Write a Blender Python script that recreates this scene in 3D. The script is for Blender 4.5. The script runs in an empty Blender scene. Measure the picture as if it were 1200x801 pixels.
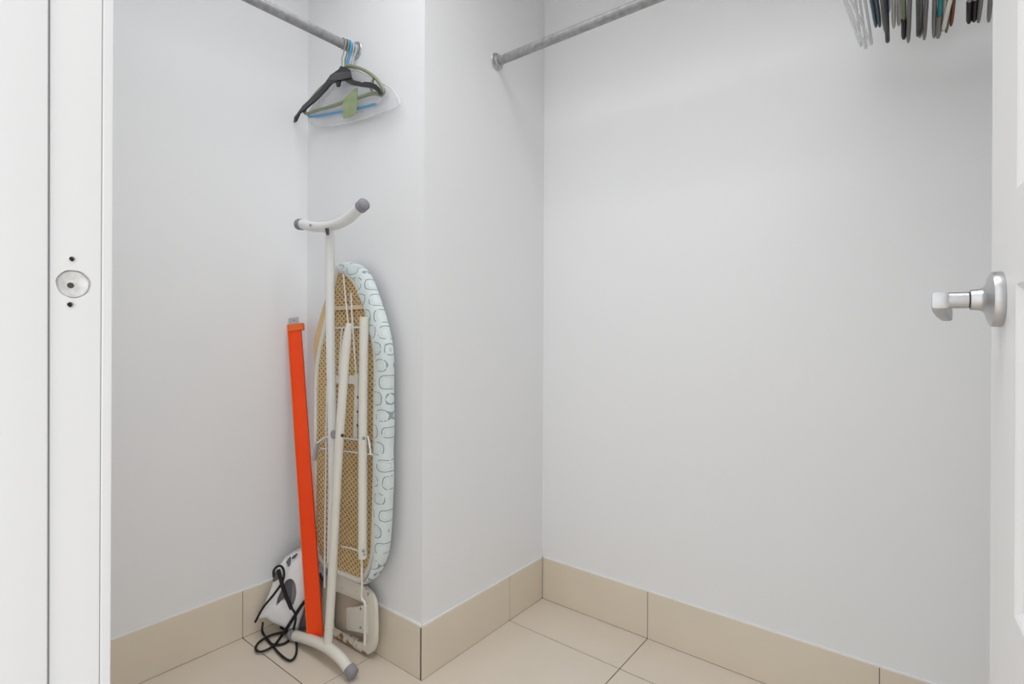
import bpy, bmesh, math, random
from mathutils import Vector, Matrix
random.seed(7)
C = bpy.context.scene.collection
scene = bpy.context.scene

# ------------------------------------------------------------------ camera
cam_d = bpy.data.cameras.new('camera')
cam_d.sensor_width = 36.0
cam_d.lens = 621.0 / 1200 * 36
cam_d.shift_y = -12.86 / 1200
cam_d.clip_start = 0.02
cam = bpy.data.objects.new('camera', cam_d); C.objects.link(cam)
yaw = math.radians(38.197); roll = math.radians(0.278)
Rv = Vector((math.cos(yaw), math.sin(yaw), 0)); Fv = Vector((-math.sin(yaw), math.cos(yaw), 0)); Uv = Vector((0, 0, 1))
rr = Rv * math.cos(roll) + Uv * math.sin(roll)
uu = Uv * math.cos(roll) - Rv * math.sin(roll)
m = Matrix((rr, uu, -Fv)).transposed().to_4x4()
m.translation = (0, 0, 0.964)
cam.matrix_world = m
scene.camera = cam

# ------------------------------------------------------------------ light and exposure
world = bpy.data.worlds.new('world'); scene.world = world; world.use_nodes = True
bg = world.node_tree.nodes['Background']
bg.inputs[0].default_value = (0.97, 0.985, 1, 1); bg.inputs[1].default_value = 1.5
def area(name, loc, rot, sx, sy, power, col=(1, 1, 1)):
    l = bpy.data.lights.new(name, 'AREA'); l.shape = 'RECTANGLE'; l.size = sx; l.size_y = sy
    l.energy = power; l.color = col
    o = bpy.data.objects.new(name, l); C.objects.link(o); o.location = loc; o.rotation_euler = rot
    return o
area('ceiling_lamp_light', (-0.52, 0.60, 2.40), (0, 0, 0), 1.5, 0.7, 9.0, (0.975, 0.99, 1)).data.spread = math.radians(134)
area('bedroom_fill_light', (2.3, -0.95, 1.15), (0, math.radians(90), 0), 1.9, 1.9, 58.0, (0.97, 0.985, 1))  # unseen fill lamp added to brighten the left wall and jamb
scene.view_settings.view_transform = 'Standard'; scene.view_settings.look = 'None'
scene.view_settings.gamma = 1; scene.view_settings.use_curve_mapping = False
scene.view_settings.exposure = 0.0

# ------------------------------------------------------------------ materials
def mat(name, col, rough=0.5, metal=0.0, noise=0.0, nscale=8, bump=0.0, bscale=60, col2=None, trans=0, alpha=1, ior=1.45, coat=0):
    M = bpy.data.materials.new(name); M.use_nodes = True; nt = M.node_tree; b = nt.nodes['Principled BSDF']
    b.inputs['Base Color'].default_value = (*col, 1); b.inputs['Roughness'].default_value = rough
    b.inputs['Metallic'].default_value = metal; b.inputs['Transmission Weight'].default_value = trans
    b.inputs['Alpha'].default_value = alpha; b.inputs['IOR'].default_value = ior
    if coat: b.inputs['Coat Weight'].default_value = coat
    tc = nt.nodes.new('ShaderNodeTexCoord')
    if noise or col2:
        n = nt.nodes.new('ShaderNodeTexNoise'); n.inputs['Scale'].default_value = nscale; n.inputs['Detail'].default_value = 5
        nt.links.new(tc.outputs['Object'], n.inputs['Vector'])
        mx = nt.nodes.new('ShaderNodeMix'); mx.data_type = 'RGBA'
        c2 = col2 or tuple(c * (1 - noise) for c in col)
        mx.inputs['A'].default_value = (*col, 1); mx.inputs['B'].default_value = (*c2, 1)
        rp = nt.nodes.new('ShaderNodeMapRange'); rp.inputs['From Min'].default_value = 0.35; rp.inputs['From Max'].default_value = 0.65
        nt.links.new(n.outputs['Fac'], rp.inputs['Value']); nt.links.new(rp.outputs['Result'], mx.inputs['Factor'])
        nt.links.new(mx.outputs['Result'], b.inputs['Base Color'])
    if bump:
        n2 = nt.nodes.new('ShaderNodeTexNoise'); n2.inputs['Scale'].default_value = bscale; n2.inputs['Detail'].default_value = 4
        nt.links.new(tc.outputs['Object'], n2.inputs['Vector'])
        bp = nt.nodes.new('ShaderNodeBump'); bp.inputs['Strength'].default_value = bump; bp.inputs['Distance'].default_value = 0.002
        nt.links.new(n2.outputs['Fac'], bp.inputs['Height']); nt.links.new(bp.outputs['Normal'], b.inputs['Normal'])
    return M
M_wall = mat('wall_paint', (0.91, 0.917, 0.93), 0.6, noise=0.008, nscale=1.2, bump=0.10, bscale=90)
M_ceil = mat('ceiling_paint', (0.88, 0.88, 0.88), 0.8, noise=0.01)
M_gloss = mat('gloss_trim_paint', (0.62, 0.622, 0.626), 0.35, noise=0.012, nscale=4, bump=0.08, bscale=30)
M_door = mat('door_paint', (0.86, 0.86, 0.86), 0.4, noise=0.01, nscale=4, bump=0.05, bscale=30)
M_caulk = mat('caulk', (0.88, 0.88, 0.87), 0.6, bump=0.3, bscale=40)
M_tile = mat('beige_tile', (0.76, 0.675, 0.57), 0.32, noise=0.05, nscale=3, bump=0.03, bscale=20, coat=0.2)
M_btile = mat('beige_skirting_tile', (0.82, 0.73, 0.60), 0.4, noise=0.05, nscale=3, bump=0.03, bscale=20)
M_grout = mat('grout', (0.27, 0.22, 0.18), 0.9, noise=0.25, nscale=30, bump=0.4)
M_chrome = mat('brushed_chrome', (0.56, 0.56, 0.57), 0.34, 1.0, bump=0.05, bscale=200)
M_rod = mat('galvanised_rod', (0.42, 0.42, 0.43), 0.5, 0.55, noise=0.25, nscale=60, bump=0.15, bscale=80)
M_cream = mat('cream_enamel', (0.80, 0.78, 0.70), 0.35, noise=0.03, nscale=10)
M_white = mat('white_enamel', (0.82, 0.82, 0.80), 0.35, noise=0.03, nscale=10)
M_cap = mat('grey_rubber', (0.30, 0.29, 0.32), 0.7, noise=0.1, nscale=40)
M_meshw = mat('mesh_enamel', (0.86, 0.72, 0.45), 0.45)
M_pad = mat('gold_underfelt', (0.52, 0.28, 0.065), 0.95, col2=(0.66, 0.40, 0.13), nscale=25, bump=0.6, bscale=200)
M_foam = mat('yellowed_foam', (0.74, 0.56, 0.30), 0.9, noise=0.08, nscale=12, bump=0.3)
M_peach = mat('peach_strip', (0.75, 0.60, 0.40), 0.6, noise=0.1)
M_dark = mat('dark_steel', (0.05, 0.05, 0.055), 0.45)
M_steel = mat('steel', (0.40, 0.41, 0.42), 0.4, 0.8)
M_orange = mat('orange_plastic', (1.0, 0.075, 0.002), 0.6, col2=(0.97, 0.065, 0.002), nscale=5, bump=0.1, bscale=30)
M_orange_l = mat('orange_plastic_light', (0.90, 0.16, 0.03), 0.5, noise=0.04)
M_lilac = mat('grey_end', (0.48, 0.45, 0.46), 0.5, noise=0.05)
M_iron = mat('iron_white_plastic', (0.90, 0.90, 0.92), 0.22, noise=0.01)
M_irong = mat('iron_grey_plastic', (0.17, 0.17, 0.18), 0.4, noise=0.2, nscale=12)
M_cord = mat('cord_black', (0.008, 0.008, 0.009), 0.55)
M_black = mat('black_plastic', (0.022, 0.022, 0.026), 0.35)
M_blackf = mat('charcoal_plastic', (0.07, 0.07, 0.075), 0.4)
M_sage = mat('sage_plastic', (0.25, 0.29, 0.18), 0.4, noise=0.05)
M_leaf = mat('pale_green_plastic', (0.40, 0.50, 0.25), 0.4, noise=0.12, nscale=20, alpha=0.7)
M_blue = mat('blue_plastic', (0.09, 0.38, 0.72), 0.35)
M_clear = mat('clear_plastic', (0.93, 0.94, 0.97), 0.08, alpha=0.3)
M_clear2 = mat('clear_plastic_edge', (0.90, 0.92, 0.94), 0.1, alpha=0.5)
M_g1 = mat('grey_hanger', (0.25, 0.245, 0.24), 0.5); M_g2 = mat('light_grey_hanger', (0.55, 0.54, 0.53), 0.5)
M_taupe = mat('taupe_hanger', (0.20, 0.175, 0.15), 0.5); M_teal = mat('teal_hanger', (0.05, 0.33, 0.37), 0.4)
M_bgrey = mat('blue_grey_hanger', (0.16, 0.22, 0.27), 0.4); M_rust = mat('rust_hanger', (0.28, 0.10, 0.05), 0.5)
M_cht = mat('cream_hanger', (0.78, 0.76, 0.70), 0.5); M_lblue = mat('light_blue_plastic', (0.42, 0.56, 0.80), 0.4)
M_wood = mat('bare_recess', (0.66, 0.655, 0.65), 0.9, col2=(0.50, 0.49, 0.48), nscale=120, bump=0.5, bscale=250)
M_hole = mat('hole_dark', (0.06, 0.055, 0.05), 0.9)

# cream enamel with rust blotches along the lowest edge
def rusty():
    M = mat('cream_enamel_rusty', (0.80, 0.77, 0.68), 0.4); nt = M.node_tree; b = nt.nodes['Principled BSDF']
    tc = nt.nodes.new('ShaderNodeTexCoord'); n = nt.nodes.new('ShaderNodeTexNoise'); n.inputs['Scale'].default_value = 45; n.inputs['Detail'].default_value = 6
    s = nt.nodes.new('ShaderNodeSeparateXYZ'); nt.links.new(tc.outputs['Object'], n.inputs['Vector']); nt.links.new(tc.outputs['Object'], s.inputs[0])
    r = nt.nodes.new('ShaderNodeMapRange'); r.inputs['From Min'].default_value = 0.002; r.inputs['From Max'].default_value = 0.032
    r.inputs['To Min'].default_value = 0.17; r.inputs['To Max'].default_value = -0.06; nt.links.new(s.outputs['Z'], r.inputs['Value'])
    a = nt.nodes.new('ShaderNodeMath'); a.operation = 'ADD'; nt.links.new(n.outputs['Fac'], a.inputs[0]); nt.links.new(r.outputs[0], a.inputs[1])
    r2 = nt.nodes.new('ShaderNodeMapRange'); r2.inputs['From Min'].default_value = 0.57; r2.inputs['From Max'].default_value = 0.64; nt.links.new(a.outputs[0], r2.inputs['Value'])
    mx = nt.nodes.new('ShaderNodeMix'); mx.data_type = 'RGBA'; mx.inputs['A'].default_value = (0.80, 0.77, 0.68, 1); mx.inputs['B'].default_value = (0.36, 0.20, 0.08, 1)
    nt.links.new(r2.outputs[0], mx.inputs['Factor']); nt.links.new(mx.outputs['Result'], b.inputs['Base Color'])
    return M
M_rusty = rusty()

# printed cotton: rows of thin blue-grey rounded rings on pale blue-green
def printed():
    M = mat('printed_cotton', (0.6, 0.66, 0.67), 0.9, bump=0.35, bscale=120); nt = M.node_tree; b = nt.nodes['Principled BSDF']; N = nt.nodes.new; L = nt.links.new
    def math_(op, a, b_=None, c=None):
        q = N('ShaderNodeMath'); q.operation = op
        for i, v in enumerate((a, b_, c)):
            if v is None: continue
            if isinstance(v, (int, float)): q.inputs[i].default_value = v
            else: L(v, q.inputs[i])
        return q.outputs[0]
    tc = N('ShaderNodeTexCoord'); s = N('ShaderNodeSeparateXYZ'); L(tc.outputs['Object'], s.inputs[0])
    cell = 0.060
    gx = math_('DIVIDE', s.outputs['X'], cell); gz = math_('DIVIDE', s.outputs['Z'], cell * 0.78)
    row = math_('FLOOR', gz); gx = math_('ADD', gx, math_('MULTIPLY', row, 0.37)); col = math_('FLOOR', gx)
    fx = math_('SUBTRACT', math_('FRACT', gx), 0.5); fz = math_('SUBTRACT', math_('FRACT', gz), 0.5)
    d = math_('POWER', math_('ADD', math_('POWER', math_('ABSOLUTE', fx), 2.8), math_('POWER', math_('ABSOLUTE', fz), 2.8)), 1 / 2.8)
    cmb = N('ShaderNodeCombineXYZ'); L(row, cmb.inputs[0]); L(col, cmb.inputs[1])
    wn = N('ShaderNodeTexWhiteNoise'); wn.noise_dimensions = '2D'; L(cmb.outputs[0], wn.inputs['Vector'])
    rad = math_('ADD', math_('MULTIPLY', wn.outputs['Value'], 0.10), 0.31)
    ring = math_('LESS_THAN', math_('ABSOLUTE', math_('SUBTRACT', d, rad)), 0.028)
    ring2 = math_('LESS_THAN', math_('ABSOLUTE', math_('SUBTRACT', d, math_('SUBTRACT', rad, 0.13))), 0.014)
    nz = N('ShaderNodeTexNoise'); nz.inputs['Scale'].default_value = 60; L(tc.outputs['Object'], nz.inputs['Vector'])
    gate = math_('GREATER_THAN', nz.outputs['Fac'], 0.40)
    f = math_('MULTIPLY', math_('ADD', math_('MULTIPLY', ring, 0.75), math_('MULTIPLY', ring2, 0.25)), gate)
    mx = N('ShaderNodeMix'); mx.data_type = 'RGBA'; mx.inputs['A'].default_value = (0.74, 0.81, 0.80, 1); mx.inputs['B'].default_value = (0.17, 0.25, 0.31, 1)
    L(f, mx.inputs['Factor']); L(mx.outputs['Result'], b.inputs['Base Color'])
    return M
M_print = printed()

# ------------------------------------------------------------------ mesh helpers
def box(bm, x0, x1, y0, y1, z0, z1, bev=0.0):
    r = bmesh.ops.create_cube(bm, size=1)
    vs = r['verts']
    for v in vs:
        v.co = Vector((x0 + (v.co.x + .5) * (x1 - x0), y0 + (v.co.y + .5) * (y1 - y0), z0 + (v.co.z + .5) * (z1 - z0)))
    if bev:
        es = list({e for v in vs for e in v.link_edges})
        bmesh.ops.bevel(bm, geom=es, offset=bev, segments=2, affect='EDGES', profile=0.6)
def smooth_path(pts, n=6, closed=False):
    P = [Vector(p) for p in pts]; out = []; k = len(P)
    if k < 3: return P
    rng = range(k) if closed else range(k - 1)
    for i in rng:
        if closed: a, b, c, d = P[(i - 1) % k], P[i], P[(i + 1) % k], P[(i + 2) % k]
        else: a, b, c, d = P[max(i - 1, 0)], P[i], P[i + 1], P[min(i + 2, k - 1)]
        for j in range(n):
            t = j / n
            out.append(0.5 * ((2 * b) + (-a + c) * t + (2 * a - 5 * b + 4 * c - d) * t * t + (-a + 3 * b - 3 * c + d) * t ** 3))
    if not closed: out.append(P[-1])
    return out
def tube(bm, pts, rad, seg=12, closed=False, caps=True, flat=None):
    """sweep; rad number or list; flat=(axis vector, factor) squashes the section along that axis"""
    P = [Vector(p) for p in pts]; k = len(P); rings = []
    prev = None
    for i, p in enumerate(P):
        if closed: t = P[(i + 1) % k] - P[(i - 1) % k]
        else: t = P[min(i + 1, k - 1)] - P[max(i - 1, 0)]
        t.normalize()
        if prev is None:
            a = Vector((0, 1, 0)) if abs(t.y) < .9 else Vector((1, 0, 0))
            n = (a - t * a.dot(t)).normalized()
        else:
            n = (prev - t * prev.dot(t)).normalized()
        prev = n; b = t.cross(n)
        r = rad[i] if isinstance(rad, (list, tuple)) else rad
        ring = []
        for s in range(seg):
            an = 2 * math.pi * s / seg
            o = n * math.cos(an) * r + b * math.sin(an) * r
            if flat:
                ax, fc = Vector(flat[0]), flat[1]; o = o + ax * (o.dot(ax) * (fc - 1))
            ring.append(bm.verts.new(p + o))
        rings.append(ring)
    m_ = k if closed else k - 1
    for i in range(m_):
        A, B = rings[i], rings[(i + 1) % k]
        for s in range(seg):
            bm.faces.new((A[s], A[(s + 1) % seg], B[(s + 1) % seg], B[s]))
    if caps and not closed:
        bm.faces.new(rings[0][::-1]); bm.faces.new(rings[-1])
def prism(bm, pts, d, bev=0.0):
    """closed polygon of 3-D points pushed along vector d"""
    d = Vector(d); a = [bm.verts.new(Vector(p)) for p in pts]; b = [bm.verts.new(Vector(p) + d) for p in pts]
    n = len(a); fs = [bm.faces.new(a[::-1]), bm.faces.new(b)]
    for i in range(n): fs.append(bm.faces.new((a[i], a[(i + 1) % n], b[(i + 1) % n], b[i])))
    if bev:
        es = list({e for f in fs[:2] for e in f.edges})
        bmesh.ops.bevel(bm, geom=es, offset=bev, segments=3, affect='EDGES', profile=0.5)
def lathe(bm, prof, origin, axis, seg=32):
    """prof: (distance along axis, radius)"""
    ax = Vector(axis).normalized(); a = Vector((0, 0, 1)) if abs(ax.z) < .9 else Vector((1, 0, 0))
    n = (a - ax * a.dot(ax)).normalized(); b = ax.cross(n); o = Vector(origin); rings = []
    for h, r in prof:
        rings.append([bm.verts.new(o + ax * h + (n * math.cos(2 * math.pi * s / seg) + b * math.sin(2 * math.pi * s / seg)) * max(r, 1e-5)) for s in range(seg)])
    for A, B in zip(rings, rings[1:]):
        for s in range(seg): bm.faces.new((A[s], A[(s + 1) % seg], B[(s + 1) % seg], B[s]))
    bm.faces.new(rings[0][::-1]); bm.faces.new(rings[-1])
def obj(name, bm, m_, parent=None, smooth=True, ang=40):
    bmesh.ops.recalc_face_normals(bm, faces=bm.faces)
    me = bpy.data.meshes.new(name); bm.to_mesh(me); bm.free()
    me.materials.append(m_)
    if smooth:
        me.polygons.foreach_set('use_smooth', [True] * len(me.polygons))
        try: me.set_sharp_from_angle(angle=math.radians(ang))
        except Exception: pass
    o = bpy.data.objects.new(name, me); C.objects.link(o)
    if parent:
        o.parent = parent; o.matrix_parent_inverse = parent_inv(parent)
    return o
def parent_inv(p):
    mm = Matrix.Identity(4); q = p
    chain = []
    while q: chain.append(q); q = q.parent
    for q in reversed(chain): mm = mm @ (q.matrix_parent_inverse @ q.matrix_basis if q.parent else q.matrix_basis)
    return mm.inverted()
def thing(name, label, cat, loc=(0, 0, 0), group=None):
    o = bpy.data.objects.new(name, None); C.objects.link(o); o.location = loc; o.empty_display_size = .05
    o['label'] = label; o['category'] = cat
    if group: o['group'] = group
    return o
def struct(name, bm, m_, label, cat, smooth=False):
    o = obj(name, bm, m_, None, smooth); o['kind'] = 'structure'; o['label'] = label; o['category'] = cat
    return o
def B(*a, **k):
    bm = bmesh.new(); box(bm, *a, **k); return bm

# ------------------------------------------------------------------ the setting
XL, YB, XC, YD, TB, XR, YF, H = -1.684, 0.995, -1.094, 1.575, 0.1471, 0.62, 0.146, 2.42
G = 0.006                                    # skirting tiles stand this proud of the plaster
wall_left = struct('wall_left', B(XL - G - .1, XL - G, YF - .1, YB + G, 0, H), M_wall, 'plain white left closet wall behind the orange bar', 'wall')
wall_alcove = struct('wall_alcove', B(XL - G - .1, XC - G - .0, YB + G, YB + G + .1, 0, H), M_wall, 'short white wall behind the folded ironing board', 'wall')
wall_return = struct('wall_return', B(XC - G - .1, XC - G, YB + G + .1, YD + G + .1, 0, H), M_wall, 'white return wall between outside and inside corner', 'wall')
wall_back = struct('wall_back', B(XC - G, XR + .1, YD + G, YD + G + .1, 0, H), M_wall, 'wide white back wall behind the door handle', 'wall')
wall_right = struct('wall_right', B(XR + G, XR + .1, YF - .1, YD + G, 0, H), M_wall, 'white right closet wall hidden behind the open door', 'wall')
JL, JR, DH = -0.554, 0.128, 2.06
bm = bmesh.new()
box(bm, XL - G - .1, JL - .02, YF - .13, YF - .010, 0, H); box(bm, JR + .02, XR + .1, YF - .13, YF - .010, 0, H); box(bm, JL - .02, JR + .02, YF - .13, YF - .010, DH + .02, H)
wall_front = struct('wall_front', bm, M_wall, 'white front wall around the door opening', 'wall')
ceiling = struct('ceiling', B(XL - .1, XR + .1, YF - .13, YD + .1, H, H + .05), M_ceil, 'flat white closet ceiling', 'ceiling')

# floor: grout bed with tiles laid into it
floor = struct('floor', B(-3.1, 2.1, -2.4, YD + .1, -.06, -.0015), M_grout, 'beige tiled floor with thin dark joints', 'floor')
OX, OY, J = -0.692, 0.7848, 0.0016
def clip_poly(x0, x1, y0, y1):
    return [(x0, x1, y0, y1)]
tile_cache = {}
for i in range(-4, 5):
    for j in range(-6, 3):
        x0, x1, y0, y1 = OX + .6 * i + J, OX + .6 * (i + 1) - J, OY + .6 * j + J, OY + .6 * (j + 1) - J
        rects = []
        for (a, b_, c, d) in ((XL, XC, -9, YB), (XC, 2.0, -9, YD), (-3.0, XL, -9, YF - .13)):
            xa, xb, ya, yb = max(x0, a), min(x1, b_), max(y0, c), min(y1, d)
            if xb - xa > .01 and yb - ya > .01: rects.append([xa, xb, ya, yb])
        # a tile cut by the alcove corner stays one tile: join the pieces that touch
        if len(rects) == 0: continue
        bm = bmesh.new()
        xs = sorted({v for r in rects for v in r[:2]}); 
        if len(rects) == 1:
            xa, xb, ya, yb = rects[0]; box(bm, xa, xb, ya, yb, -.008, 0, bev=.0008)
        else:
            for r in rects: box(bm, r[0], r[1], r[2], r[3], -.008, 0)
        obj('tile', bm, M_tile, floor, False)

# skirting: one long piece of setting per wall with its tiles, white caulk bead on top
def skirting(name, label, axis, plane, side, a, b_, joints):
    t = .012; out = side
    def mk(u0, u1, p0, p1, z0, z1, bev=0):
        lo, hi = min(p0, p1), max(p0, p1)
        return B(lo, hi, u0, u1, z0, z1, bev=bev) if axis == 'y' else B(u0, u1, lo, hi, z0, z1, bev=bev)
    o = struct(name, mk(a, b_, plane - out * (G + .0), plane - out * .0018, 0, TB - .002), M_grout, label, 'baseboard')
    cuts = [a] + [q for q in joints if a < q < b_] + [b_]
    for u0, u1 in zip(cuts, cuts[1:]):
        obj('tile', mk(u0 + .0011, u1 - .0011, plane - out * .004, plane, 0.0006, TB - .0005, bev=.0006), M_btile, o, False)
    obj('caulk_bead', mk(a, b_, plane - out * (G + .0), plane - out * .0015, TB - .0015, TB + .0035, bev=.001), M_caulk, o, False)
    return o
skirting('baseboard_left', 'beige tile skirting under the left wall', 'y', XL, 1, YF, YB, [OY - .6, OY])
skirting('baseboard_alcove', 'beige tile skirting behind the iron rest of the ironing board', 'x', YB, -1, XL + .0015, XC - .0015, [OX - .6])
skirting('baseboard_return', 'beige tile skirting from outside corner to inside corner', 'y', XC, 1, YB, YD, [OY + .6])
skirting('baseboard_back', 'long beige tile skirting under the back wall', 'x', YD, -1, XC + .0015, XR, [OX, OX + .6, OX + 1.2])
skirting('baseboard_right', 'beige tile skirting hidden behind the open door', 'y', XR, -1, YF, YD, [OY, OY + .6])

# left door jamb: rebate with a bored latch hole and two screw holes, proud stop, architrave edge
jamb = bmesh.new(); prism(jamb, [(JL - .03, .1074, 0), (JL - .03, .1378, 0), (JL - .03, .1378, DH), (JL - .03, .1018, DH)], (.03, 0, 0))
M_stop = mat('stop_paint', (0.58, 0.582, 0.586), 0.45, noise=0.012, nscale=4); M_joint = mat('gap_grey', (0.36, 0.36, 0.36), 0.9)
cy, cz = 0.1198, 1.0010
def cut(objm, cutters):
    base = obj('tmp', objm, M_gloss, None, False)
    for bmc in cutters:
        c_ = obj('cutter', bmc, M_hole, None, False)
        md = base.modifiers.new('b', 'BOOLEAN'); md.operation = 'DIFFERENCE'; md.object = c_; md.solver = 'EXACT'
        dg = bpy.context.evaluated_depsgraph_get(); dg.update()
        me = bpy.data.meshes.new_from_object(base.evaluated_get(dg)); base.modifiers.clear(); base.data = me
        bpy.data.objects.remove(c_)
    nb = bmesh.new(); nb.from_mesh(base.data); bpy.data.objects.remove(base); return nb
def cyl(cx, cy_, cz_, r, depth, wob=0.0, seg=36):
    bm = bmesh.new(); lo = []; hi = []
    for s in range(seg):
        a = 2 * math.pi * s / seg; q = r * (1 + wob * math.sin(3 * a + .6) + wob * math.sin(7 * a))
        lo.append(bm.verts.new((cx - depth, cy_ + q * math.cos(a), cz_ + q * math.sin(a)))); hi.append(bm.verts.new((cx + .01, cy_ + q * math.cos(a), cz_ + q * math.sin(a))))
    bm.faces.new(lo[::-1]); bm.faces.new(hi)
    for s in range(seg): bm.faces.new((lo[s], lo[(s + 1) % seg], hi[(s + 1) % seg], hi[s]))
    bmesh.ops.recalc_face_normals(bm, faces=bm.faces)
    return bm
nb = cut(jamb, [cyl(JL, cy, cz, .0116, .0055, .014), cyl(JL, .1187, 1.0214, .0020, .006, .02, 24), cyl(JL, .1176, .9838, .0022, .006, .02, 24)])
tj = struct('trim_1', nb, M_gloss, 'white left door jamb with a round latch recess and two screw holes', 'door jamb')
bm = bmesh.new(); lathe(bm, [(0, .0110), (.0006, .0112), (.0012, .0106), (.0004, .004), (-.001, .0018)], (JL - .0053, cy, cz), (1, 0, 0), 28); obj('latch_recess', bm, M_wood, tj)
bm = bmesh.new(); lathe(bm, [(0, .0024), (.0003, .0022), (.0004, .0008)], (JL - .0052, cy - .001, cz - .001), (1, 0, 0), 14); obj('bolt_hole', bm, M_hole, tj)
for (a, b_) in ((.1187, 1.0214), (.1176, .9838)):
    bm = bmesh.new()
    tube(bm, [(JL + .0001, a + .0025 * (1 + .05 * math.sin(3 * q)) * math.cos(q), b_ + .0025 * (1 + .05 * math.cos(4 * q)) * math.sin(q)) for q in [2 * math.pi * k / 20 for k in range(20)]], .0005, 6, closed=True)
    obj('chipped_rim', bm, M_wood, tj)
    bm = bmesh.new(); lathe(bm, [(0, .0019), (.0004, .0014), (.0006, .0005)], (JL - .0045, a, b_), (1, 0, 0), 14); obj('screw_hole', bm, M_hole, tj)
bm = bmesh.new()
prism(bm, [(JL - .03, -.02, 0), (JL - .03, .1056, 0), (JL - .03, .1000, DH), (JL - .03, -.02, DH)], (.034, 0, 0), bev=.0010)
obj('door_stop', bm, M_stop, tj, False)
bm = bmesh.new(); prism(bm, [(JL - .03, .1052, 0), (JL - .03, .1076, 0), (JL - .03, .1020, DH), (JL - .03, .0996, DH)], (.0292, 0, 0)); obj('joint', bm, M_joint, tj, False)  # grey strip puts the shadow line of the stop gap into colour
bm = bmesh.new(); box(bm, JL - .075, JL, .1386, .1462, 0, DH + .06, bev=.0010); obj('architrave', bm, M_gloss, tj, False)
bm = bmesh.new(); box(bm, JL - .03, JL - .0008, .1376, .1388, 0, DH); obj('joint', bm, M_joint, tj, False)
tr = struct('trim_2', B(JR, JR + .03, -.02, .146, 0, DH), M_gloss, 'white right door jamb beside the camera', 'door jamb')
tr3 = struct('trim_3', B(JL, JR, -.02, .146, DH, DH + .03), M_gloss, 'white door head above the opening', 'door head')

# open door leaf
u = Vector((-0.0576, 0.99834, 0)); nrm = Vector((-0.99834, -0.0576, 0)); 
Hp = Vector((0.10805 * .52, 1.35746 * .52, 0)); Ep = Hp + u * .0625
LW, LT = .60, .036
def dp(a, z, o=0.0):      # a: metres from free edge toward hinge, o: proud of the visible face
    return Ep - u * a + nrm * o + Vector((0, 0, z))
bm = bmesh.new()
prism(bm, [dp(0, .012), dp(LW, .012), dp(LW, 2.045), dp(0, 2.045)], -nrm * LT, bev=.0015)
door = struct('door_1', bm, M_door, 'white open door leaf with raised mouldings and a chrome lever', 'door')
PA = [(0.1301, 0.4699, 1.0909, 1.93), (0.1282, 0.4718, 0.7154, 1.0073), (0.1282, 0.4718, 0.11, 0.6254)]
cb = []
for a0, a1, z0, z1 in PA:
    c_ = bmesh.new(); prism(c_, [dp(a0, z0, .01), dp(a1, z0, .01), dp(a1, z1, .01), dp(a0, z1, .01)], -nrm * .018); bmesh.ops.recalc_face_normals(c_, faces=c_.faces); cb.append(c_)
me0 = bmesh.new(); me0.from_mesh(door.data)
nb = cut(me0, cb); nb.to_mesh(door.data); nb.free()
def panel(a0, a1, z0, z1):
    bm = bmesh.new(); rings = []
    for ins, hh in ((0, -.0002), (.002, -.0012), (.006, -.0045), (.010, -.0058), (.014, -.0062), (.030, -.0060), (.042, -.0020), (.046, -.0016)):
        rings.append([bm.verts.new(dp(a, z, hh)) for a, z in ((a0 + ins, z0 + ins), (a1 - ins, z0 + ins), (a1 - ins, z1 - ins), (a0 + ins, z1 - ins))])
    for A_, B_ in zip(rings, rings[1:]):
        for s in range(4): bm.faces.new((A_[s], A_[(s + 1) % 4], B_[(s + 1) % 4], B_[s]))
    bm.faces.new(rings[-1])
    obj('panel', bm, M_door, door, False)
for q in PA: panel(*q)
# handle
hz = .9975
bm = bmesh.new()
hb = dp(.0625, hz)
lathe(bm, [(0, .0268), (.0010, .0272), (.0065, .0272), (.0085, .0262), (.0105, .0215), (.0125, .0145), (.0145, .0118), (.0165, .0108), (.0238, .0100), (.0240, .0070)], hb, nrm, 40)
rose = obj('door_handle', bm, M_chrome, door); rose['label'] = 'brushed chrome lever handle on a round rose'
bm = bmesh.new(); lathe(bm, [(.0236, .0082), (.0256, .0082)], hb, nrm, 28); obj('gap_ring', bm, M_dark, rose)  # dark ring stands in for the shaded gap between neck and lever
bm = bmesh.new()
lathe(bm, [(.0250, .0078), (.0252, .0083), (.0420, .0083)], hb, nrm, 28)
e = hb + nrm * .0420
def sq(c, w, h, r=.0022):     # rounded square section in the plane across the lever
    return c, w, h
secs = [(hb + nrm * .0475 - u * .0083, .0125, .0150), (hb + nrm * .0475 - u * .0080, .0138, .0166), (hb + nrm * .0475 + u * .004, .0138, .0170), (hb + nrm * .0470 + u * .014 + Vector((0, 0, -.0030)), .0130, .0168), (hb + nrm * .0435 + u * .030 + Vector((0, 0, -.0085)), .0115, .0160), (hb + nrm * .0385 + u * .048 + Vector((0, 0, -.0125)), .0105, .0155), (hb + nrm * .0382 + u * .049 + Vector((0, 0, -.0125)), .0090, .0140)]
rg = []
for c_, w_, h_ in secs:
    ring = []
    for q in range(24):
        an = 2 * math.pi * q / 24; ca, sa = math.cos(an), math.sin(an); k_ = (abs(ca) ** 6 + abs(sa) ** 6) ** (-1 / 6)
        ring.append(bm.verts.new(c_ + nrm * (ca * k_ * w_ / 2) + Vector((0, 0, sa * k_ * h_ / 2))))
    rg.append(ring)
for A_, B_ in zip(rg, rg[1:]):
    for q in range(24): bm.faces.new((A_[q], A_[(q + 1) % 24], B_[(q + 1) % 24], B_[q]))
bm.faces.new(rg[0][::-1]); bm.faces.new(rg[-1])
obj('lever', bm, M_chrome, rose)
for zz in (.25, 1.05, 1.85):
    bm = bmesh.new(); tube(bm, [dp(LW + .004, zz - .045, .004), dp(LW + .004, zz + .045, .004)], .0055, 12); obj('hinge', bm, M_chrome, door)

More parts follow.
